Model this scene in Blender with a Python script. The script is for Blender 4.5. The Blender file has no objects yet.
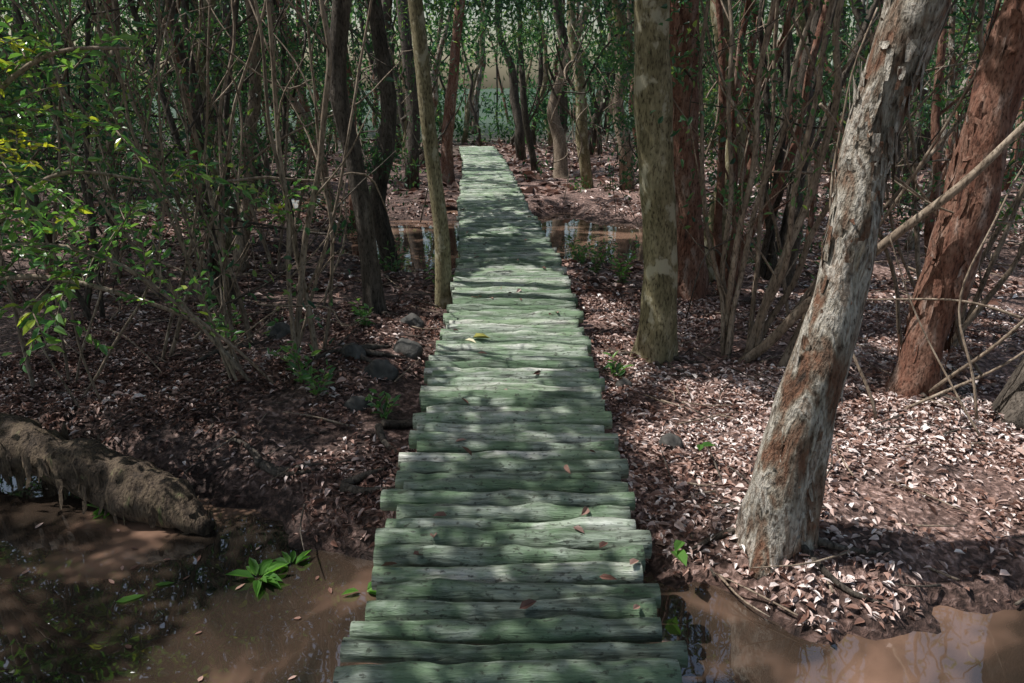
import bpy, math
import numpy as np
from mathutils import Vector
rng=np.random.default_rng(11)
U=rng.uniform
scene=bpy.context.scene
try:
    scene.view_settings.view_transform='Standard'; scene.view_settings.look='None'; scene.view_settings.exposure=0
except Exception: pass

S=np.array([-0.50,0.06,0.864]); S/=np.linalg.norm(S)

# ------------------------------------------------------------ noise
def _h(i,j,k):
    s=np.sin(i*127.1+j*311.7+k*74.7)*43758.5453
    return s-np.floor(s)
def vn(p):
    p=np.asarray(p,float); i=np.floor(p); f=p-i; f=f*f*(3-2*f)
    r=0
    for a in (0,1):
        for b in (0,1):
            for c in (0,1):
                w=(f[...,0] if a else 1-f[...,0])*(f[...,1] if b else 1-f[...,1])*(f[...,2] if c else 1-f[...,2])
                r=r+w*_h(i[...,0]+a,i[...,1]+b,i[...,2]+c)
    return r
def n2(x,y,s,o=0.0):
    x=np.asarray(x,float); y=np.asarray(y,float)
    return vn(np.stack([x*s+o,y*s+o*1.7,np.zeros_like(x)+o],-1))
def sstep(t):
    t=np.clip(t,0,1); return t*t*(3-2*t)
def nrm(a):
    return a/np.maximum(np.linalg.norm(a,axis=-1,keepdims=True),1e-9)

# ------------------------------------------------------------ layout
def pathx(y):
    return np.interp(y,[-3,2,6.5,8,9.5,13,17,21,26,30,50],[0,0,.01,-.02,-.1,-.35,-.55,-.78,-1.2,-1.9,-6])
def shore(x):
    return np.interp(x,[-20,-8,-3.4,-2.4,-1.6,-.9,-.55,.7,1.0,1.4,1.9,2.4,4,8,20],
                      [6.5,5.3,4.3,3.95,3.62,3.2,2.95,3.05,2.85,2.6,2.55,2.65,2.75,2.4,3.0])
WZ=-0.50
def height(x,y):
    base=-.31+.11*(n2(x,y,.55,3)-.5)+.08*(n2(x,y,1.7,9)-.5)+.04*(n2(x,y,6,1)-.5)
    base=base+.20*np.exp(-(((x+1.15)/.5)**2+((y-5.6)/.9)**2))+.05*np.exp(-(((x-1.4)/.4)**2+((y-3.4)/.4)**2))
    base=base+.12*np.exp(-(((x+2.1)/.9)**2+((y-5.2)/.8)**2))
    wob=.35*(n2(x,y,1.3,5)-.5)+.32*(n2(x,y,4,2)-.5)+.14*(n2(x,y,10,6)-.5)
    s=sstep((y-shore(x)+wob*.8+.28)/.85)
    back=sstep((-y-4.5)/.8)
    s=np.maximum(s,back)
    h=-.70+(base+.70)*s
    for cx,cy,rx,ry,f in ((0.1,11.9,3.3,2.7,.9),(-6,16,3.,2.2,.6),(1.9,10.6,1.6,1.2,1.1)):
        r=np.sqrt(((x-cx)/rx)**2+((y-cy)/ry)**2)+.55*(n2(x,y,f,8)-.5)
        m=1-sstep((r-.85)/.3); h=h+(-.66-h)*m
    R=np.sqrt(x*x+(y-5)**2)
    h=h+sstep((R-60)/50)*2.0*(.6+.8*n2(x,y,.05,2))
    return h

PATCH=[(0.0,6.1,1.0,1.45,2.6),(0,4.5,.6,.4,.7),(-.4,14,.8,.6,1.3),(-.5,17.5,.8,1.0,1.3),(-.1,9.6,.5,.6,.6),(-.7,21,1.2,1.6,1.3),(-1.5,27,3,4,1.3),
 (1.3,4.4,.55,.95,1.7),(2.3,3.7,1.2,.75,2.3),(1.6,2.8,1.3,.5,1.8),(3.0,3.0,1.1,1.0,1.9),(3.2,4.6,1.0,.7,1.0),(4.6,8,1.4,1.5,1.2),(1.7,17,1.7,1.8,1.3),
 (-1.2,2.6,.7,.75,1.5),(-1.9,4.05,.45,.25,1.),(-1.6,3.85,.8,.38,1.15),(-2,15,1.4,2.4,1.2),(-2.3,7.5,.6,.6,.5),(-2.7,3.9,.4,.4,.6),(2.2,12.5,1.0,1.2,.9),(3.6,6.0,.7,.6,.6),(-1.0,10.5,.6,.6,.6),(-5,12,1.5,1.5,.8),(-4,20,2,2,.9),(5,22,3,3,.9)]
def keep(P):
    """leaf kept? (gaps in the crown where sun patches reach the ground)"""
    t=(P[:,2]+.15)/S[2]
    g=P-S*t[:,None]
    b=np.where(g[:,1]>13,.36,.04)
    for cx,cy,rx,ry,w in PATCH:
        b=np.maximum(b,w*np.exp(-((((g[:,0]-cx)/rx)**2+((g[:,1]-cy)/ry)**2)**2)))
    n=.62*n2(g[:,0],g[:,1],1.9,7)+.38*n2(g[:,0],g[:,1],4.6,3)
    n=np.clip((n-.22)/.56,0,1)
    return n>b

# ------------------------------------------------------------ mesh builder
class MB:
    def __init__(s): s.v=[];s.q=[];s.m=[];s.r=[];s.s=[];s.n=0
    def add(s,v,q,mat=0,rnd=.5,smooth=True):
        v=np.asarray(v,float).reshape(-1,3); q=np.asarray(q,int).reshape(-1,4)
        s.v.append(v); s.q.append(q+s.n); s.n+=len(v)
        s.m.append(np.broadcast_to(mat,(len(q),)).astype(np.int32)); s.r.append(np.broadcast_to(rnd,(len(q),)).astype(np.float32))
        s.s.append(np.full(len(q),smooth))
    def obj(s,name,mats,loc=(0,0,0)):
        V=np.concatenate(s.v)-np.array(loc); Q=np.concatenate(s.q)
        me=bpy.data.meshes.new(name)
        me.vertices.add(len(V)); me.vertices.foreach_set('co',V.astype(np.float32).ravel())
        me.loops.add(Q.size); me.loops.foreach_set('vertex_index',Q.astype(np.int32).ravel())
        me.polygons.add(len(Q)); me.polygons.foreach_set('loop_start',np.arange(0,Q.size,4,dtype=np.int32))
        me.polygons.foreach_set('material_index',np.concatenate(s.m))
        me.polygons.foreach_set('use_smooth',np.concatenate(s.s))
        me.update(calc_edges=True)
        at=me.attributes.new('rnd','FLOAT','FACE'); at.data.foreach_set('value',np.concatenate(s.r))
        for m in mats: me.materials.append(m)
        o=bpy.data.objects.new(name,me); o.location=loc
        scene.collection.objects.link(o); return o

def resample(P,R,n):
    P=np.asarray(P,float); R=np.asarray(R,float); K=len(P)
    d=np.r_[0,np.cumsum(np.linalg.norm(np.diff(P,axis=0),axis=1))]
    u=np.linspace(0,d[-1],n)
    if K==2:
        out=np.stack([np.interp(u,d,P[:,k]) for k in range(3)],-1)
    else:
        T=np.gradient(P,d,axis=0)
        i=np.clip(np.searchsorted(d,u,side='right')-1,0,K-2); h=(d[i+1]-d[i]); t=((u-d[i])/h)
        h=h[:,None];t=t[:,None]
        out=(2*t**3-3*t**2+1)*P[i]+(t**3-2*t**2+t)*h*T[i]+(-2*t**3+3*t**2)*P[i+1]+(t**3-t**2)*h*T[i+1]
    return out,np.interp(u,d,R)

def tube(mb,P,R,n=12,segs=8,mat=0,rnd=.5,rough=0.,freq=6.,flare=0.,cap=True,wob=0.,zs=1.):
    C,r=resample(P,R,n)
    if wob>0:
        o=U(0,100)
        for k in range(3):
            C[:,k]+=wob*(vn(np.stack([C[:,2]*1.7+o+k*9,C[:,0]*1.7+k,C[:,1]*1.7],-1))-.5)*2
    T=nrm(np.gradient(C,axis=0)); m=T.mean(0)
    ref=np.eye(3)[np.argmin(abs(m))]
    s=nrm(np.cross(T,ref)); b=np.cross(T,s)
    if cap:
        C=np.concatenate([C[:1],C,C[-1:]]); r=np.r_[r[0]*.05,r,r[-1]*.05]; s=np.concatenate([s[:1],s,s[-1:]]); b=np.concatenate([b[:1],b,b[-1:]])
    a=np.linspace(0,2*math.pi,segs,endpoint=False)
    rr=r[:,None]*np.ones(segs)[None]
    dirs=s[:,None]*np.cos(a)[None,:,None]+b[:,None]*np.sin(a)[None,:,None]
    if rough>0:
        q=C[:,None]+dirs*rr[...,None]; q=q*freq; q[...,2]*=zs
        rr=rr*(1+rough*(vn(q)-.5)*2+rough*.5*(vn(q*2.7+5)-.5)*2)
    if flare>0:
        z=C[:,2]-C[0,2]; ph=U(0,6)
        rr=rr*(1+flare*np.exp(-np.maximum(z,0)/.16)[:,None]*(.6+.5*np.cos(a*4+ph)[None]+.3*np.cos(a*3+ph*2)[None]))
    V=C[:,None]+dirs*rr[...,None]
    N=len(C); i=np.arange(N-1)[:,None]*segs; j=np.arange(segs)[None]; j2=(j+1)%segs
    Q=np.stack([i+j,i+j2,i+segs+j2,i+segs+j],-1).reshape(-1,4)
    mb.add(V,Q,mat,rnd); return C,r

def leaves(mb,C,A,N,L,W,mat=0,rnd=.5,hexa=True,fold=.25,curl=.15):
    C=np.asarray(C,float);n=len(C)
    if n==0:return
    A=nrm(np.asarray(A,float)); Sd=nrm(np.cross(np.asarray(N,float),A)); Nn=np.cross(A,Sd)
    L=np.broadcast_to(L,(n,))[:,None]; W=np.broadcast_to(W,(n,))[:,None]
    up=Nn*W*fold
    if hexa:
        b=C; t=C+A*L-Nn*L*curl
        l1=C+A*L*.28+Sd*W*.5+up; l2=C+A*L*.66+Sd*W*.42+up-Nn*L*curl*.3
        r1=C+A*L*.28-Sd*W*.5+up; r2=C+A*L*.66-Sd*W*.42+up-Nn*L*curl*.3
        V=np.stack([b,l1,l2,t,r2,r1],1); k=np.arange(n)[:,None]*6
        Q=np.stack([k+np.array([[0,3,2,1]]),k+np.array([[0,5,4,3]])],1).reshape(-1,4)
        rr=np.repeat(np.broadcast_to(rnd,(n,)),2)
    else:
        V=np.stack([C,C+A*L*.45+Sd*W*.5+up,C+A*L,C+A*L*.45-Sd*W*.5+up],1)
        Q=np.arange(n)[:,None]*4+np.arange(4)[None]; rr=np.broadcast_to(rnd,(n,))
    mb.add(V,Q,mat,rr,smooth=False)
def rdir(n,zb=0.,zs=1.):
    d=rng.normal(size=(n,3)); d[:,2]=d[:,2]*zs+zb; return nrm(d)

# ------------------------------------------------------------ materials
def mat(name):
    m=bpy.data.materials.new(name); m.use_nodes=True; nt=m.node_tree; nt.nodes.clear()
    return m,nt
def ramp(nt,fac,stops):
    r=nt.nodes.new('ShaderNodeValToRGB'); e=r.color_ramp.elements
    while len(e)<len(stops): e.new(.5)
    for x,(p,c) in zip(e,stops): x.position=p; x.color=(*c,1)
    nt.links.new(fac,r.inputs[0]); return r.outputs[0]
def coords(nt,scale):
    tc=nt.nodes.new('ShaderNodeTexCoord'); mp=nt.nodes.new('ShaderNodeMapping'); mp.inputs['Scale'].default_value=scale
    nt.links.new(tc.outputs['Object'],mp.inputs[0]); return mp.outputs[0]
def noise(nt,vec,scale,detail=4,dist=0.,W=None,rough=.55):
    n=nt.nodes.new('ShaderNodeTexNoise'); n.inputs['Scale'].default_value=scale; n.inputs['Detail'].default_value=detail
    n.inputs['Distortion'].default_value=dist; n.inputs['Roughness'].default_value=rough
    if W is not None:
        n.noise_dimensions='4D'; nt.links.new(W,n.inputs['W'])
    nt.links.new(vec,n.inputs['Vector']); return n.outputs['Fac']
def mix(nt,f,a,b,mode='MIX'):
    n=nt.nodes.new('ShaderNodeMix'); n.data_type='RGBA'; n.blend_type=mode
    for s,v in ((n.inputs[0],f),(n.inputs[6],a),(n.inputs[7],b)):
        if isinstance(v,bpy.types.NodeSocket): nt.links.new(v,s)
        elif isinstance(v,tuple): s.default_value=(*v,1)
        else: s.default_value=v
    return n.outputs[2]
def math_(nt,op,a,b):
    n=nt.nodes.new('ShaderNodeMath'); n.operation=op
    for s,v in ((n.inputs[0],a),(n.inputs[1],b)):
        if isinstance(v,bpy.types.NodeSocket): nt.links.new(v,s)
        else: s.default_value=v
    return n.outputs[0]
def attr(nt):
    a=nt.nodes.new('ShaderNodeAttribute'); a.attribute_name='rnd'; return a.outputs['Fac']
def finish(nt,col,rough=.8,bump=None,bs=.3,bd=.02,spec=.3,trans=0.,tcol=None,simple=False):
    if simple:
        p=nt.nodes.new('ShaderNodeBsdfDiffuse'); nt.links.new(col,p.inputs[0])
    else:
        p=nt.nodes.new('ShaderNodeBsdfPrincipled'); nt.links.new(col,p.inputs['Base Color'])
        if isinstance(rough,bpy.types.NodeSocket): nt.links.new(rough,p.inputs['Roughness'])
        else: p.inputs['Roughness'].default_value=rough
        p.inputs['Specular IOR Level'].default_value=spec
    if bump is not None:
        b=nt.nodes.new('ShaderNodeBump'); b.inputs['Strength'].default_value=bs; b.inputs['Distance'].default_value=bd
        nt.links.new(bump,b.inputs['Height']); nt.links.new(b.outputs[0],p.inputs['Normal'])
    o=nt.nodes.new('ShaderNodeOutputMaterial')
    if trans>0:
        t=nt.nodes.new('ShaderNodeBsdfTranslucent'); nt.links.new(tcol if tcol else col,t.inputs[0])
        ms=nt.nodes.new('ShaderNodeMixShader'); ms.inputs[0].default_value=trans
        nt.links.new(p.outputs[0],ms.inputs[1]); nt.links.new(t.outputs[0],ms.inputs[2]); nt.links.new(ms.outputs[0],o.inputs[0])
    else: nt.links.new(p.outputs[0],o.inputs[0])
    return p

def leafmat(name,stops,trans=.4,rough=.4,tmul=(1.5,1.7,.8),spec=.45,simple=False):
    m,nt=mat(name); c=ramp(nt,attr(nt),stops)
    finish(nt,c,rough,spec=spec,trans=trans,tcol=mix(nt,1.,c,tmul,'MULTIPLY'),simple=simple); return m
M_leaf=leafmat('foliage_green',[(0,(.025,.07,.045)),(.4,(.05,.13,.065)),(.8,(.10,.21,.08)),(1,(.24,.30,.09))],spec=.6)
M_far=leafmat('distant_foliage',[(0,(.025,.065,.045)),(.4,(.055,.13,.08)),(.8,(.13,.24,.12)),(1,(.26,.34,.17))],simple=True,trans=.4)
M_leafnear=leafmat('shrub_leaf',[(0,(.05,.13,.05)),(.5,(.10,.23,.08)),(.85,(.22,.36,.09)),(1,(.6,.54,.06))],rough=.28,spec=.8)
m,nt=mat('canopy_leaf'); M_canopy=m
c=ramp(nt,attr(nt),[(0,(.06,.09,.07)),(1,(.10,.13,.10))]); finish(nt,c,.5,trans=.4,tcol=mix(nt,1.,c,(1.2,1.15,1.15),'MULTIPLY'),simple=True)
M_water_plant=leafmat('water_plant_leaf',[(0,(.06,.16,.03)),(1,(.14,.3,.06))],rough=.3)

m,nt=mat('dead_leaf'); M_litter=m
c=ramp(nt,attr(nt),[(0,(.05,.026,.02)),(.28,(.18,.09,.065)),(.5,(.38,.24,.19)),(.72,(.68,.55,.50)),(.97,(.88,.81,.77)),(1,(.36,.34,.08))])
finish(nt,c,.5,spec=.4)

m,nt=mat('forest_soil'); M_ground=m
v=coords(nt,(1,1,1)); a=noise(nt,v,3.,8,.4); b=noise(nt,v,28,8,.5)
c1=ramp(nt,b,[(.3,(.05,.033,.027)),(.47,(.15,.10,.08)),(.58,(.34,.24,.20)),(.7,(.62,.50,.45))])
c2=ramp(nt,a,[(.35,(.45,.42,.42)),(.65,(1.3,1.2,1.2))])
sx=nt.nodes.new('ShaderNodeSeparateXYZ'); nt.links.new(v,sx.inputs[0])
wet=ramp(nt,math_(nt,'ADD',sx.outputs[2],1.),[(.50,(.35,.31,.29)),(.62,(1,1,1))])
c=mix(nt,1.,mix(nt,1.,c1,c2,'MULTIPLY'),wet,'MULTIPLY')
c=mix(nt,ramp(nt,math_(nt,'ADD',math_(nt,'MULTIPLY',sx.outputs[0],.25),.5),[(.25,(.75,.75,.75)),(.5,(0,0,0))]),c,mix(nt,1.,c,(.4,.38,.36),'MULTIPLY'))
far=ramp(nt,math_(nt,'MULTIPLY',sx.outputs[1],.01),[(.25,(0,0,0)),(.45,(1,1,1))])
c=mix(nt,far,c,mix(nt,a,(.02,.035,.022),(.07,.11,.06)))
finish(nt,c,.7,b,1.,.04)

m,nt=mat('muddy_water'); M_water=m
v=coords(nt,(1,1,1)); a=noise(nt,v,.9,4,.6); b=noise(nt,v,3,2,.8)
c=ramp(nt,a,[(.34,(.012,.011,.009)),(.5,(.05,.034,.024)),(.64,(.24,.145,.10))])
p=finish(nt,c,.015,b,.05,.03,spec=1.); p.inputs['IOR'].default_value=1.6

m,nt=mat('weathered_log'); M_log=m
r=attr(nt); W=math_(nt,'MULTIPLY',r,60.)
v=coords(nt,(1.6,16,16)); a=noise(nt,v,2.2,8,.5,W,.68)
v2=coords(nt,(1,2,2)); g=noise(nt,v2,3.2,6,.3,W,.65); sp=noise(nt,coords(nt,(6,10,10)),6,3,0,W)
c=ramp(nt,a,[(.32,(.03,.03,.026)),(.42,(.25,.26,.23)),(.53,(.55,.56,.52)),(.68,(.84,.84,.81))])
c=mix(nt,ramp(nt,g,[(.41,(0,0,0)),(.57,(.85,.85,.85))]),c,mix(nt,a,(.07,.13,.06),(.36,.50,.31)))
c=mix(nt,ramp(nt,sp,[(.57,(0,0,0)),(.66,(.8,.8,.8))]),c,(.08,.08,.06))
tint=ramp(nt,math_(nt,'FRACT',math_(nt,'MULTIPLY',r,7.3),0.),[(0,(.48,.56,.47)),(.5,(.82,.88,.80)),(1,(1.12,1.1,1.04))])
finish(nt,mix(nt,1.,c,tint,'MULTIPLY'),.6,a,1.,.03,spec=.4)

def barkmat(name,stops,sc=(5,5,1.2),s=2.,bs=.8,lich=None,bd=.03):
    m,nt=mat(name); r=attr(nt); W=math_(nt,'MULTIPLY',r,20.)
    v=coords(nt,sc); a=noise(nt,v,s,8,.7,W,.62); f=noise(nt,coords(nt,(14,14,5)),5,6,.4,W)
    c=ramp(nt,a,stops); c=mix(nt,1.,c,ramp(nt,f,[(.34,(.25,.22,.2)),(.48,(.9,.9,.9)),(.8,(1.5,1.5,1.5))]),'MULTIPLY')
    if lich:
        l=noise(nt,coords(nt,(1,1,.7)),9,5,.3,W); c=mix(nt,ramp(nt,l,[(.54,(0,0,0)),(.6,(.85,.85,.85))]),c,lich)
    finish(nt,c,.85,math_(nt,'ADD',a,math_(nt,'MULTIPLY',f,.6)),bs,bd); return m
B_paper=barkmat('paper_bark',[(.3,(.06,.045,.035)),(.4,(.20,.10,.06)),(.46,(.22,.16,.115)),(.51,(.34,.30,.24)),(.56,(.56,.52,.45)),(.6,(.26,.2,.15)),(.68,(.58,.53,.46))],sc=(4,4,1.3),bs=1.,bd=.05)
B_red=barkmat('red_bark',[(.3,(.05,.035,.03)),(.42,(.19,.085,.055)),(.55,(.27,.155,.11)),(.64,(.38,.28,.23)),(.75,(.52,.46,.41))],sc=(5,5,1.5))
B_olive=barkmat('olive_bark',[(.3,(.10,.085,.045)),(.5,(.22,.19,.105)),(.7,(.34,.30,.19))],lich=(.42,.39,.28),bs=.5,bd=.015)
B_dark=barkmat('dark_bark',[(.3,(.03,.025,.02)),(.5,(.085,.07,.055)),(.7,(.19,.16,.13))])
B_sap=barkmat('sapling_bark',[(.3,(.13,.10,.075)),(.5,(.26,.20,.145)),(.7,(.42,.35,.27))],bs=.3,bd=.01)
B_moss=barkmat('mossy_bark',[(.3,(.03,.024,.018)),(.45,(.085,.06,.04)),(.6,(.13,.095,.06)),(.68,(.12,.13,.055))],bs=1.)
BARKS=[B_paper,B_red,B_olive,B_dark,B_sap]

# ------------------------------------------------------------ ground and water
def axis(lo,hi,st,far,n=34):
    g=np.geomspace(st*2,far-max(abs(lo),abs(hi)),n)
    return np.r_[(lo-g)[::-1],np.arange(lo,hi,st),hi+g]
xs=axis(-6,6.5,.05,400); ys=axis(-1,15,.06,400)
X,Y=np.meshgrid(xs,ys); Z=height(X,Y)
mb=MB(); nx,ny=len(xs),len(ys)
i=np.arange(ny-1)[:,None]*nx+np.arange(nx-1)[None]
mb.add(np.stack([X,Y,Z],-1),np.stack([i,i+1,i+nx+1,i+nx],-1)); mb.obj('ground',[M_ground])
mb=MB(); mb.add([(-60,-60,WZ),(60,-60,WZ),(60,60,WZ),(-60,60,WZ)],[0,1,2,3],smooth=False); mb.obj('water',[M_water])

# ------------------------------------------------------------ boardwalk
mb=MB(); y=-1.6
while y<26:
    r=U(.043,.060); y+=r
    cx=float(pathx(y)); sl=float(pathx(y+.3)-pathx(y-.3))/.6
    hl=.565+U(-.035,.035); yaw=-sl+U(-.026,.026); off=U(-.025,.025); z=-r+U(-.014,.008)
    xl=np.linspace(-hl,hl,6); P=np.stack([cx+off+xl,y+xl*yaw+U(-.010,.010,6),z+U(-.008,.008,6)],-1)
    R=r*U(.82,1.08,6)
    tube(mb,P,R,n=24,segs=14,mat=0,rnd=U(0,1),rough=.18,freq=9)
    y+=r+U(.004,.016)
for sx_ in (-.36,.36):
    yy=np.arange(-1.6,25.1,1.); tube(mb,np.stack([pathx(yy)+sx_,yy,np.full(len(yy),-.19)],-1),np.full(len(yy),.06),n=60,segs=8,mat=0,rnd=.2,rough=.08)
    for k in np.arange(-1,25,1.9):
        xx=float(pathx(k))+sx_*1.05; tube(mb,[(xx,k,-1.0),(xx,k,-.21)],[.06,.055],n=4,segs=8,rnd=U(0,1),rough=.08)
mb.obj('wooden_boardwalk',[M_log])
mb=MB(); n=60
yy=U(1.8,16,n)**1.0; C=np.stack([pathx(yy)+U(-.5,.5,n),yy,U(.0,.008,n)],-1)
leaves(mb,C,rdir(n,0,.15),rdir(n,3),U(.04,.09,n),U(.02,.035,n),rnd=U(.1,.6,n))
leaves(mb,[(-.30,5.35,.015),(-.36,5.3,.012)],[(1,.3,.02),(.9,-.4,.05)],[(0,0,1)]*2,[.14,.10],[.08,.05],rnd=[1.,.99])
mb.obj('fallen_leaves',[M_litter])

# ------------------------------------------------------------ leaf litter
mb=MB()
def litter(n,x0,x1,y0,y1,l0,l1,w):
    x=U(x0,x1,n);y=U(y0,y1,n);z=height(x,y)
    k=(z>WZ+.02+U(0,1,n)**2*.12)&~((abs(x-pathx(y))<.5)&(z<-.1)&(U(0,1,n)<.5)); k&=.55*n2(x,y,1.3,6)+.45*n2(x,y,4,2)+U(-.2,.2,n)-np.where(x<0,.08,.01)>.42
    x=x[k];y=y[k];z=z[k];n=len(x)
    L=U(l0,l1,n)*np.where(U(0,1,n)<.12,1.5,1); C=np.stack([x,y,z+U(.0,.028,n)],-1)
    leaves(mb,C,rdir(n,.04,.18),rdir(n,2.8),L,L*U(.2,w,n),rnd=np.clip(rng.normal(.40,.25,n)+.35*(n2(x,y,2.1,4)-.5)+np.clip(x-.5,-.8,1)*.13,0,.96),fold=.3,curl=.3)  # sun on the right and shade on the left put into leaf tone
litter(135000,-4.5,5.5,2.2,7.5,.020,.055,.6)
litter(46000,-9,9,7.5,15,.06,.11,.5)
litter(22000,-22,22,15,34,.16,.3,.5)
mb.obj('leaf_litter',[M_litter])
mb=MB()
for _ in range(760):
    x=U(-5,6);y=U(2.6,12);z=float(height(x,y))
    if z<WZ or abs(x-pathx(y))<.65: continue
    l=U(.1,.55)*(1 if y<7 else 1.7); a=U(0,6.28); d=np.array([math.cos(a)*l,math.sin(a)*l,U(-.01,.06)])
    p=np.array([x,y,z+.03]); tube(mb,[p,p+d*.5+U(-.03,.03,3)*[1,1,.3],p+d],[U(.003,.009),.005,.002],n=6,segs=5,mat=U(0,1)>.5,rnd=U(0,1))
mb.obj('fallen_twigs',[B_sap,B_dark])

# ------------------------------------------------------------ trees
def flakes(mb,C,r,n,mat,zmax=3.,size=1.):
    k=rng.integers(2,len(C)-3,n)
    k=k[C[k,2]<zmax]; n=len(k)
    a=U(0,6.283,n); d=np.stack([np.cos(a),np.sin(a),np.zeros(n)],-1); t=np.stack([-np.sin(a),np.cos(a),np.zeros(n)],-1)
    z=U(-.1,.1,n)[:,None]*np.array([0,0,1.])
    L=U(.04,.2,n)[:,None]*size; W=U(.008,.03,n)[:,None]*size; o=U(.004,.028,n)[:,None]*size; up=np.where(U(0,1,n)<.3,1,-1)[:,None]*np.array([0,0,1.])
    B=C[k]+d*(r[k]*.97)[:,None]+z
    M1=B+up*L*.5+d*o*.35; T=B+up*L+d*o+t*U(-.02,.02,n)[:,None]
    V=np.stack([B-t*W,B+t*W,M1+t*W*1.1,M1-t*W,T+t*W*.5,T-t*W*.4],1)
    kk=np.arange(n)[:,None]*6
    mb.add(V,np.stack([kk+np.array([[0,1,2,3]]),kk+np.array([[3,2,4,5]])],1).reshape(-1,4),mat,np.repeat(U(0,1,n),2),smooth=False)

def crown(mb,c,rad,n,mat,L=.15,hexa=False):
    P=np.asarray(c)+rdir(n)*(U(0,1,n)**.45)[:,None]*np.asarray(rad)
    P=P[(vn(P*1.5)>.42)]; P=P[keep(P)]; n=len(P)
    leaves(mb,P,rdir(n,-.3),rdir(n)+S,U(.7,1.3,n)*L,U(.35,.5,n)*L,mat,U(0,1,n)**1.3,hexa=hexa)

def tree(name,pts,rad,bark,H=7.0,flare=.5,nfl=0,rough=.1,ncrown=350,segs=16,limbs=3,wob=.03,fs=1.):
    pts=[np.array(p,float) for p in pts]; d=nrm(pts[-1]-pts[-2]); d=nrm(d*np.array([.5,.5,1]))
    z0=pts[-1][2]; rad=list(rad)
    pts.append(pts[-1]+d*(H-z0)*.55+np.array([U(-.2,.2),U(-.2,.2),0])); rad.append(rad[-1]*.7)
    pts.append(pts[-1]+d*(H-z0)*.45+np.array([U(-.3,.3),U(-.3,.3),0])); rad.append(rad[-1]*.25)
    mb=MB(); rn=U(0,1)
    C,r=tube(mb,pts,rad,n=130 if segs>10 else 30,segs=segs,mat=0,rnd=rn,rough=rough,freq=5,flare=flare,wob=wob,zs=.35)
    if nfl: flakes(mb,C,r,nfl,0,size=fs)
    top=[C[-1]]
    for _ in range(limbs):
        k=int(len(C)*U(.6,.9)); p=C[k]; a=U(0,6.28); l=U(.8,1.5)
        e=p+np.array([math.cos(a)*l,math.sin(a)*l,l*U(.4,1.)])
        tube(mb,[p,(p+e)/2+np.array([0,0,-.1]),e],[r[k]*.45,r[k]*.3,.01],n=8,segs=6,mat=0,rnd=rn); top.append(e)
    for t in top: crown(mb,t,(.8,.8,.6),ncrown//len(top),1)
    base=(float(pts[0][0]),float(pts[0][1]),float(pts[0][2]))
    return mb.obj(name,[bark,M_leaf],base)
def G(x,y,dz=-.08): return (x,y,float(height(np.array([x]),np.array([y]))[0])+dz)

tree('paperbark_tree',[G(1.31,3.17,-.12),(1.34,3.17,0),(1.40,3.18,.45),(1.47,3.2,.95),(1.53,3.25,1.5),(1.64,3.3,2.15),(1.78,3.35,2.8)],
     [.16,.14,.115,.10,.105,.105,.10],B_paper,flare=.4,nfl=1100,rough=.28,segs=40,fs=.75)
tree('swamp_tree',[G(1.20,5.83),(1.19,5.83,.3),(1.13,5.83,1.1),(1.06,5.83,1.8),(1.0,5.83,2.5)],[.165,.14,.135,.13,.125],B_olive,flare=.4,rough=.16,segs=22,wob=.02)
tree('paperbark_tree',[G(1.85,7.5),(1.78,7.5,.6),(1.66,7.5,1.6),(1.58,7.5,2.6)],[.19,.16,.15,.14],B_red,nfl=260,rough=.22,segs=18)
tree('paperbark_tree',[G(3.0,5.1),(3.02,5.1,.4),(3.12,5.1,1.2),(3.22,5.1,2.2),(3.3,5.1,2.9)],[.18,.15,.145,.14,.13],B_red,nfl=700,rough=.3,segs=24)
tree('paperbark_tree',[G(3.55,4.6),(3.7,4.7,.2),(3.9,4.8,.9),(4.1,4.9,2.)],[.2,.18,.15,.13],B_dark,nfl=60,rough=.2,segs=18)
tree('swamp_tree',[G(-.70,7.17),(-.70,7.17,.5),(-.77,7.17,1.4),(-.86,7.17,2.6)],[.085,.072,.07,.066],B_olive,flare=.3,rough=.05,segs=14,wob=.02)
tree('swamp_tree',[G(-1.3,6.82),(-1.33,6.82,.3),(-1.42,6.82,1.1),(-1.5,6.82,1.7),(-1.42,6.8,2.6)],[.12,.09,.085,.08,.075],B_dark,flare=.5,rough=.12,segs=14,wob=.04)
tree('paperbark_tree',[G(-1.6,18.5),(-1.55,18.5,.7),(-1.42,18.5,1.8),(-1.2,18.5,3.8)],[.17,.14,.13,.12],B_red,nfl=80,rough=.15,segs=12)
tree('swamp_tree',[G(1.25,19),(1.2,19,.6),(1.0,19,1.3),(1.3,19,2.4),(1.9,19,4)],[.2,.16,.13,.1,.1],B_sap,segs=12)
tree('swamp_tree',[G(2.9,13.5),(2.7,13.5,1.),(2.2,13.5,2.),(1.7,13.4,3.2)],[.14,.12,.11,.1],B_olive,segs=12)

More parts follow.
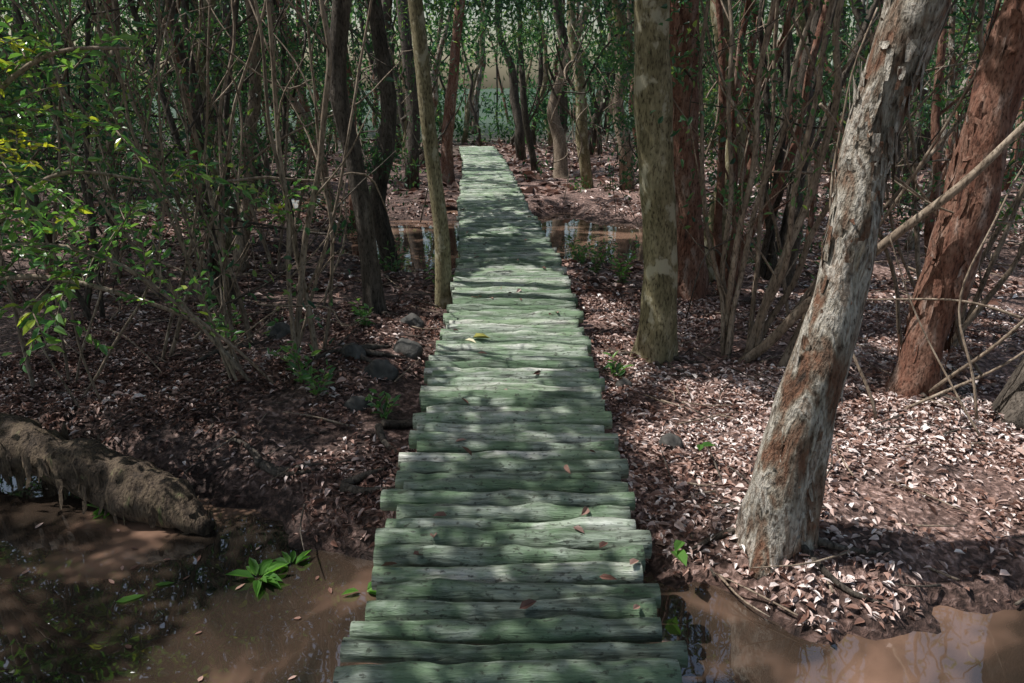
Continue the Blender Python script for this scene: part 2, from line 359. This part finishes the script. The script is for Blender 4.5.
def clump(name,base,tops,r,bark,sub=3,lf=50,bow=.12,H=4.6):
    mb=MB()
    for t in tops:
        b=np.array(base)+np.array([U(-.13,.13),U(-.13,.13),0]); t=np.array(t,float)
        mid=(b+t)/2+np.array([U(-bow,bow),U(-bow,bow),0]); ext=t+nrm((t-mid)*[1,1,1.3])*(H-t[2])*.7
        rr=r*U(.6,1.15)
        C,rad=tube(mb,[b,mid,t,ext],[rr,rr*.8,rr*.62,rr*.2],n=36,segs=8,rnd=U(0,1),rough=.1,freq=7,wob=.07)
        for _ in range(sub):
            k=int(len(C)*U(.12,.7)); a=U(0,6.28); l=U(.3,.9); e=C[k]+np.array([math.cos(a)*l*.7,math.sin(a)*l*.7,l*U(.5,1.1)])
            tube(mb,[C[k],(C[k]+e)/2+U(-.05,.05,3),e],[rad[k]*.45,.006,.003],n=8,segs=5,rnd=U(0,1))
            q=14; P=e+rng.normal(size=(q,3))*.13; kk=keep(P); P=P[kk]; leaves(mb,P,rdir(len(P),-.3),rdir(len(P),.8),U(.05,.09,len(P)),U(.02,.035,len(P)),1,U(0,1,len(P)))
        crown(mb,C[-2],(.6,.6,.5),lf,1)
    return mb.obj(name,[bark,M_leaf],tuple(base))
clump('sapling',G(-1.58,5.16),[(-1.55,5.2,2.35),(-1.62,5.1,2.3),(-1.2,5.2,2.3)],.024,B_sap)
clump('sapling',G(-1.55,5.3),[(-1.35,5.3,1.6),(-.95,5.5,2.4)],.016,B_sap)
clump('sapling',G(-1.95,5.0),[(-2.5,5.,2.1),(-2.75,4.9,1.7),(-2.2,5.1,2.3),(-2.9,5.2,2.2),(-2.35,4.7,2.0),(-3.1,4.9,1.9)],.015,B_sap,sub=5)
clump('sapling',G(-2.35,6.2),[(-2.7,6.2,2.3),(-2.2,6.3,2.4),(-3.1,6.,2.2)],.022,B_sap)
clump('sapling',G(-2.75,5.7),[(-1.7,5.7,2.4),(-2.1,5.6,2.4)],.016,B_sap,bow=.2)
clump('sapling',G(-3.5,5.2),[(-2.3,5.3,2.3),(-4.0,5.2,2.2),(-2.8,5.1,2.3)],.015,B_sap,bow=.2)
clump('sapling',G(-3.0,4.8),[(-3.6,4.8,2.1),(-2.2,4.9,1.9),(-3.2,4.7,2.2)],.012,B_sap,bow=.25,sub=5)
clump('sapling',G(-3.0,7.4),[(-3.0,7.4,2.5),(-3.5,7.5,2.5),(-2.6,7.6,2.6),(-2.9,7.,2.4)],.04,B_dark)
clump('sapling',G(-4.1,7.0),[(-4.3,7,2.5),(-3.8,7.2,2.5),(-4.8,6.8,2.3)],.035,B_dark)
clump('sapling',G(1.88,5.9),[(1.42,5.9,2.4),(1.62,6.,2.4),(1.95,5.9,2.4),(2.2,5.8,2.4),(1.8,5.6,2.4)],.032,B_sap)
clump('sapling',G(2.02,5.7),[(2.25,5.6,2.4),(2.6,5.6,2.4),(2.4,5.8,2.4),(3.0,5.6,2.3)],.038,B_sap)
clump('sapling',G(2.3,7.6),[(2.2,7.6,2.6),(2.6,7.5,2.6),(1.95,7.7,2.6),(3.,7.6,2.6),(2.4,7.3,2.6)],.05,B_red)
clump('sapling',G(3.1,8.6),[(3.0,8.6,2.7),(3.4,8.5,2.7),(2.7,8.7,2.7),(3.9,8.6,2.7)],.06,B_dark)
clump('sapling',G(4.2,7.2),[(4.3,7.2,2.6),(4.7,7.1,2.6),(3.9,7.3,2.6)],.05,B_red)
clump('sapling',G(3.7,5.9),[(3.4,5.8,2.3),(4.2,5.9,2.3),(4.5,5.7,1.9)],.03,B_sap)
clump('sapling',G(2.5,6.6),[(3.6,6.4,2.3),(3.2,6.6,2.4),(4.1,6.3,2.2),(1.6,6.7,2.4)],.022,B_sap,bow=.25)
clump('sapling',G(3.9,6.6),[(2.9,6.4,2.3),(3.3,6.6,2.4),(5.0,6.4,2.2)],.025,B_sap,bow=.25)
clump('sapling',G(-2.9,8.8),[(-1.9,8.8,2.5),(-3.9,8.7,2.5),(-2.5,8.9,2.6)],.03,B_sap,bow=.25)
mb=MB()
for P,r in [([(1.85,5.7,-.35),(2.3,5.4,.3),(2.75,5.0,1.0),(3.35,4.6,1.9)],.045),([(3.0,4.9,-.2),(3.3,4.5,.5),(3.5,4.2,1.2)],.014),
            ([(3.9,4.6,.15),(3.2,4.8,.45),(2.5,5.2,.35)],.012),([(2.7,4.7,-.3),(3.3,4.6,.1),(3.9,4.5,.7)],.012),([(3.1,4.5,-.3),(3.0,4.7,.6),(3.4,4.9,1.6)],.01),
            ([(4.0,4.9,1.1),(3.3,5.,.95),(2.4,5.2,1.3)],.01),([(1.9,4.8,1.7),(2.6,5.0,1.2),(3.4,5.2,.9)],.01),([(3.6,5.3,-.3),(3.2,5.2,.4),(2.7,5.3,1.5)],.014),
            ([(2.4,4.5,-.3),(2.2,4.8,.5),(2.1,5.0,1.4),(2.3,5.,2.3)],.012),([(2.9,4.2,-.25),(2.7,4.5,.2),(2.4,4.7,.9)],.008),([(2.2,5.3,-.3),(2.6,5.3,.8),(3.2,5.2,2.2)],.016),([(3.4,6.,-.3),(2.8,5.8,.9),(2.0,5.8,2.3)],.02)]:
    tube(mb,P,np.linspace(r,r*.5,len(P)),n=22,segs=8,rnd=U(0,1),rough=.1,wob=.06)
mb.obj('leaning_branches',[B_sap])

used=[(1.37,3.1),(1.2,5.8),(1.85,7.5),(3,5.1)]
cnt=0
while cnt<46:
    y=U(7.8,17); x=U(-.85,.85)*(y+1.5)
    if abs(x-pathx(y))<1.15 or min((x-a)**2+(y-b)**2 for a,b in used)<.5: continue
    if float(height(np.array([x]),np.array([y]))[0])<WZ-.12 and U(0,1)<.6: continue
    used.append((x,y)); cnt+=1
    r=U(.03,.12); lx=U(-.7,.7); ly=U(-.3,.3); b=[B_dark,B_red,B_sap,B_olive,B_paper][rng.choice(5,p=[.40,.2,.18,.14,.08])]
    tree('swamp_tree',[G(x,y),(x+lx*.3+U(-.12,.12),y+ly*.3,.7),(x+lx*.7+U(-.2,.2),y+ly*.6,1.9),(x+lx*1.3,y+ly,3.4)],[r*1.2,r,r*.9,r*.8],b,
         H=U(6,8),segs=10,ncrown=150,limbs=3,flare=.4,wob=.12,nfl=25 if b in (B_red,B_paper) else 0)
mb=MB(); cnt=0
while cnt<400:
    y=U(16,52); x=U(-.95,.95)*(y+1)
    if abs(x-pathx(y))<(1.2 if y<28 else .1): continue
    cnt+=1; r=U(.04,.15); lx=U(-1.8,1.8); h=U(6,10); z=float(height(np.array([x]),np.array([y]))[0])
    tube(mb,[(x,y,z-.1),(x+lx*.25+U(-.2,.2),y,z+h*.3),(x+lx*.6+U(-.2,.2),y+U(-.4,.4),z+h*.6),(x+lx,y,z+h)],[r*1.2,r,r*.7,r*.2],n=12,segs=6,mat=int(rng.choice(5,p=[.08,.16,.16,.46,.14])),rnd=U(0,1),rough=.1,wob=.2)
    if U(0,1)<.7:
        for _ in range(2):
            q=U(.5,3.5); a=U(-1,1); l=U(.6,2)
            tube(mb,[(x+lx*.3,y,z+q),(x+lx*.3+a*l*.6,y,z+q+l*.4),(x+lx*.3+a*l,y+U(-.5,.5),z+q+l)],[r*.4,r*.25,.01],n=6,segs=5,mat=3,rnd=U(0,1))
mb.obj('distant_trees',BARKS)

mb=MB()
for q in range(720):
    y=U(5.5,20)**1.0; x=U(-.8,.8)*(y+1)
    if q>=620: y=U(4.6,8); x=U(-.85,-.3)*(y+.5)
    if abs(x-pathx(y))<1.0: continue
    z=U(-.3,2.2); l=U(.6,2.6); a=U(0,3.14); el=U(-.2,1.5)
    d=np.array([math.cos(a)*math.cos(el),math.sin(a)*math.cos(el)*.6,math.sin(el)])*l; p=np.array([x,y,z])
    if abs(p[0]+d[0]-pathx(y))<.9 or (p[0]-pathx(y))*(p[0]+d[0]-pathx(y))<0: continue
    r=U(.004,.014)*(y/9)**.5
    tube(mb,[p,p+d*.35+U(-.2,.2,3),p+d*.7+U(-.2,.2,3),p+d],[r,r,r*.8,r*.4],n=12,segs=5,mat=int(U(0,1)<.5),rnd=U(0,1),wob=.08)
mb.obj('hanging_vines',[B_sap,B_dark])

# ------------------------------------------------------------ foliage masses
mb=MB()
def clusters(n,y0,y1,per,zlo,zhi,s0,rad,wx=.85,corr=1.0,xc=None,mi=0):
    for _ in range(n):
        y=U(y0,y1); x=U(-wx,wx)*(y+1.2); z=U(0,1)**.8*(zhi-zlo)+zlo
        if xc is not None: x=xc+U(-wx,wx)
        c=corr+(.35 if z<2 else -.5)
        if y<26.5 and abs(x-pathx(y))<c and z<(2.6 if y<19 else 2.1): continue
        if y>26 and abs(x+1.1)<1.5 and z>1.6 and U(0,1)<.85: continue      # clearing beyond the end of the walk
        k=per; R=rad*U(.6,1.5)
        P=np.array([x,y,z])+rdir(k)*(U(0,1,k)**.5)[:,None]*np.array([R,R,R*.6])
        P=P[P[:,2]>-.25]; P=P[keep(P)]
        if len(P)==0: continue
        k=len(P); tone=U(0,1)
        leaves(mb,P,rdir(k,-.35),rdir(k,.9)+S*.6,U(.7,1.3,k)*s0,U(.3,.48,k)*s0,mi,np.clip(tone*.7+rng.normal(.12,.18,k),0,1),hexa=s0<.08)
clusters(230,6.2,10,70,.7,2.9,.06,.35)
clusters(70,5.0,8.5,70,.7,2.4,.055,.32,wx=1.6,xc=-4.0)
clusters(680,9,17,80,.4,4.2,.09,.55)
clusters(110,8.5,17,70,-.25,.5,.08,.4)
clusters(800,17,32,70,.0,5.,.17,.9,mi=1)
clusters(25,19,26,60,2.6,3.8,.12,.6,wx=1.5,xc=-.8,mi=1)
clusters(60,27.5,33,80,-.2,1.6,.2,.9,wx=2.5,xc=-1.2,mi=1)
clusters(520,30,55,60,0,6.,.42,1.7,wx=1.0,corr=.6,mi=1)
mb.obj('understory_foliage',[M_leaf,M_far])

mb=MB()
def canopy(n,gx0,gx1,gy0,gy1,z0,z1,L,cl):
    z=U(z0,z1,n); P=np.stack([U(gx0,gx1,n),U(gy0,gy1,n),np.full(n,-.15)],-1)+S*((z+.15)/S[2])[:,None]
    P=P[vn(P*cl+3)>.18]; P=P[keep(P)]; n=len(P)
    leaves(mb,P,rdir(n,-.2),rdir(n)*.6+S,U(.7,1.3,n)*L,U(.5,.65,n)*L,0,U(0,1,n),hexa=False,fold=.1)
canopy(98000,-6,6.5,.6,13,4.4,6.0,.12,.9)
canopy(34000,-22,20,13,46,6.0,8.5,.40,.6)
canopy(9000,-5,11,-8,.8,4.6,6.4,.34,.8)  # unseen leaves added over and behind the camera to dim the near deck
mb.obj('forest_and_shade_canopy',[M_canopy])

# ------------------------------------------------------------ foreground shrub (left)
mb=MB()
def spray(mb,p,d,l,n,L,W=.42,rn=(.2,.9),mw=0,ml=1,up=.8):
    p=np.array(p,float); d=nrm(np.array(d,float)); e=p+d*l; mid=(p+e)/2+np.array([0,0,.06*l])+U(-.04,.04,3)*l
    C,_=tube(mb,[p,mid,e],[.005,.0035,.0015],n=max(n,6),segs=5,mat=mw,rnd=U(0,1))
    q=C[1:-1]; k=len(q); sgn=np.where(np.arange(k)%2==0,1,-1)[:,None]
    side=nrm(np.cross(d,[0,0,1.])+1e-6); A=d*.7+side*sgn*.9+rng.normal(size=(k,3))*.3
    leaves(mb,q,A,rdir(k,up*2),U(.75,1.25,k)*L,U(.8,1.1,k)*L*W,ml,U(rn[0],rn[1],k),fold=.2,curl=.2)
BR=[[(-3.5,4.2,.4),(-2.8,4.,.98),(-2.24,4.,.92),(-1.82,4.05,.57),(-1.55,4.2,.2)],
    [(-3.5,4.2,.4),(-2.85,4.1,.80),(-2.3,4.1,.72),(-1.9,4.3,.45),(-1.6,4.6,-.05)],
    [(-3.5,4.2,.4),(-3.1,4.,1.2),(-2.7,3.9,1.7),(-2.2,3.9,2.0),(-1.9,3.9,2.0)],
    [(-3.5,4.2,.4),(-3.0,4.2,1.0),(-2.6,4.3,1.35),(-2.1,4.4,1.3)],
    [(-3.6,4.4,-.5),(-3.5,4.2,.4),(-3.3,4.1,1.5),(-3.0,4.,2.3)]]
for b in BR:
    C,_=tube(mb,b,np.linspace(.022,.007,len(b)),n=30,segs=7,rnd=U(0,1),rough=.1,wob=.02)
    for _ in range(16):
        k=rng.integers(6,25); spray(mb,C[k],[U(-.6,1),U(-.7,.7),U(-.3,.9)],U(.2,.5),int(U(8,13)),U(.055,.085),rn=(.1,.9))
for p in [(-2.75,4,2.05),(-2.65,3.9,1.78),(-2.5,3.9,1.72),(-2.6,3.9,1.5),(-2.55,4.,1.4),(-2.7,4.,1.15),(-2.15,4.,1.1),(-1.8,4.1,1.35),(-2.4,4.,.85),(-2.6,4.1,.75),(-2.7,3.8,2.0),(-2.4,4,2.0),
          (-2.2,4,1.9),(-2.1,4.1,1.6),(-2.7,3.8,1.3),(-2.3,4.,1.25),(-2.7,4.,.6)]:
    for _ in range(3): spray(mb,np.array(p)+U(-.08,.08,3),[U(-.8,.8),U(-.6,.4),U(-.6,.5)],U(.18,.4),10,U(.055,.10),rn=(.3,.97))
for _ in range(6): spray(mb,(-2.45+U(-.1,.1),3.75,1.5+U(-.06,.06)),[U(-1,1),U(-1,1),U(-.2,.8)],.12,7,.05,rn=(.98,1.))
for _ in range(5): spray(mb,(-2.6+U(-.1,.1),3.8,2.0+U(-.06,.06)),[U(-1,1),U(-1,1),U(-.5,.5)],.2,8,.07,rn=(.93,1.))
mb.obj('shrub',[B_sap,M_leafnear],(-3.5,4.2,-.4))
for k,(x,y,n,l) in enumerate([(-1.48,4.9,7,.3),(-1.25,6.1,5,.25),(-1.35,4.75,5,.25),(1.25,8.2,10,.45),(1.0,8.8,8,.4),(-2.6,6.4,8,.35),(2.6,9.3,10,.4),(-1.5,9.0,9,.4),(3.3,7.5,9,.5),(3.9,8.2,9,.5),(.82,5.4,4,.15),(-.85,4.5,4,.15),(-.8,7.9,6,.3),(.85,9.2,7,.35)]):
    mb=MB(); g=G(x,y,0)
    for _ in range(n): spray(mb,g,[U(-.7,.7),U(-.7,.7),1.],l*U(.6,1.2),8,.06*(1+y/25),rn=(.2,.8))
    mb.obj('seedling_plant',[B_sap,M_leafnear],g)
mb=MB()
for _ in range(7): spray(mb,(-1.62+U(-.02,.02),5.2,U(.85,1.15)),[U(-1,1),U(-1,.2),U(0,.7)],.28,8,.075,rn=(.4,.95))
mb.obj('sapling_leaves',[B_sap,M_leafnear])
for (x,y,n,L) in [(-1.26,3.1,15,.12),(-1.12,3.2,8,.09),(-2.3,3.72,9,.11),(-2.1,3.75,6,.1),(-.72,3.0,6,.09)]:
    mb=MB(); a=U(0,6.28,n); C=np.array([x,y,WZ+.004])+np.stack([np.cos(a)*.02,np.sin(a)*.02,U(0,.01,n)],-1)
    leaves(mb,C,np.stack([np.cos(a),np.sin(a),U(.1,.75,n)],-1),np.tile([0,0,1.],(n,1)),U(.7,1.2,n)*L,U(.28,.42,n)*L,0,U(0,1,n),curl=.25)
    mb.obj('water_plant',[M_water_plant],(x,y,WZ))
mb=MB(); n=34; C=np.stack([U(-2.9,-.7,n),U(2.,3.6,n),np.full(n,WZ+.006)],-1)
leaves(mb,C,rdir(n,0,.02),np.tile([0,0,1.],(n,1)),U(.03,.07,n),U(.012,.022,n),rnd=U(.1,.6,n),fold=.05,curl=.03)
mb.obj('floating_leaves',[M_litter])
mb=MB(); leaves(mb,[(-1.88,2.92,WZ+.006),(-1.75,3.05,WZ+.006)],[(1,.5,0),(1,.2,0)],[(0,0,1)]*2,[.13,.09],[.045,.03],0,[.8,.3],fold=.03,curl=.02); mb.obj('green_leaf',[M_water_plant])
mb=MB(); leaves(mb,[(1.12,3.95,-.2),(.78,3.05,-.3),(.83,3.1,-.28),(1.1,3.9,-.2)],[(1,.3,.1),(.3,-1,.1),(-.5,-.8,.1),(.3,1,.2)],[(0,0,1)]*4,[.10,.12,.10,.08],[.05,.07,.05,.04],0,[.2,.6,.5,.3]); mb.obj('green_leaf',[M_water_plant])

# fallen log on left bank
mb=MB()
C,r=tube(mb,[(-4.6,4.62,-.16),(-3.07,4.05,-.24),(-2.5,3.86,-.30),(-2.0,3.66,-.38),(-1.66,3.5,-.47)],[.17,.155,.15,.14,.05],n=90,segs=28,rnd=.3,rough=.34,freq=6)
flakes(mb,C,r,320,0,size=.8)
mb.obj('fallen_log',[B_moss],(-2.5,3.85,-.33))
mb=MB()
for bx,by,k,l in [(1.37,3.17,9,.5),(1.2,5.83,5,.4),(-1.3,6.8,5,.35),(3.,5.1,6,.5),(1.85,7.5,5,.4),(-.85,4.3,3,.5),(-.95,3.6,4,.4),(-1.5,3.95,5,.4),(-2.4,5.8,5,.5),(-1.2,5.3,7,.4)]:
    for _ in range(k):
        a=U(0,6.28); P=[]
        for t in (.05,.4,.7,1.):
            x=bx+math.cos(a+t*.5)*l*t; y=by+math.sin(a+t*.5)*l*t; P.append((x,y,float(height(np.array([x]),np.array([y]))[0])+.035*(1-t)-.0))
        if min(p[2] for p in P)<-.44: continue
        tube(mb,P,[.03,.02,.014,.005],n=12,segs=7,rnd=U(0,1),rough=.15)
mb.obj('tree_roots',[B_dark])
m,nt=mat('mossy_rock'); v=coords(nt,(1,1,1)); a=noise(nt,v,8,7,.4)
finish(nt,ramp(nt,a,[(.3,(.03,.03,.028)),(.55,(.1,.095,.085)),(.75,(.2,.19,.17))]),.85,a,.8,.03); M_rock=m
for x,y,s in [(-.95,5.0,.13),(-1.2,5.25,.1),(-.82,5.5,.12),(-1.05,4.6,.09),(-2.1,6.4,.14),(-.9,6.3,.12),(.85,5.2,.07),(1.0,4.2,.08)]:
    mb=MB(); z=float(height(np.array([x]),np.array([y]))[0]); t=np.linspace(0,math.pi,9)
    P=np.stack([x-np.cos(t)*s,y+0*t,z+.12*s+0*t],-1); tube(mb,P,np.maximum(np.sin(t),.05)*s*.75,n=22,segs=18,rnd=.5,rough=.45,freq=9)
    mb.obj('rock',[M_rock],(x,y,z))

# ------------------------------------------------------------ light, camera
w=bpy.data.worlds.new('World'); scene.world=w; w.use_nodes=True; nt=w.node_tree
sky=nt.nodes.new('ShaderNodeTexSky'); sky.sky_type='NISHITA'; sky.sun_disc=False
sky.sun_elevation=math.asin(S[2]); sky.sun_rotation=math.atan2(S[0],S[1])
sky.dust_density=3.; sky.air_density=1.4; sky.ozone_density=1.2
bg=nt.nodes['Background']; bg.inputs[1].default_value=.14; nt.links.new(sky.outputs[0],bg.inputs[0])
L=bpy.data.lights.new('sun','SUN'); L.energy=5; L.angle=math.radians(.5); L.color=(1,.97,.94)
o=bpy.data.objects.new('sun',L); o.rotation_euler=Vector(S).to_track_quat('Z','Y').to_euler(); o.location=(-10,0,15); scene.collection.objects.link(o)
cam=bpy.data.cameras.new('camera'); cam.lens=26; cam.sensor_width=36; cam.clip_end=2000; cam.clip_start=.05
co=bpy.data.objects.new('camera',cam); co.location=(0,0,1.8); co.rotation_euler=(math.radians(90-18.75),0,0)
scene.collection.objects.link(co); scene.camera=co
print('VERTS',sum(len(m.vertices) for m in bpy.data.meshes))
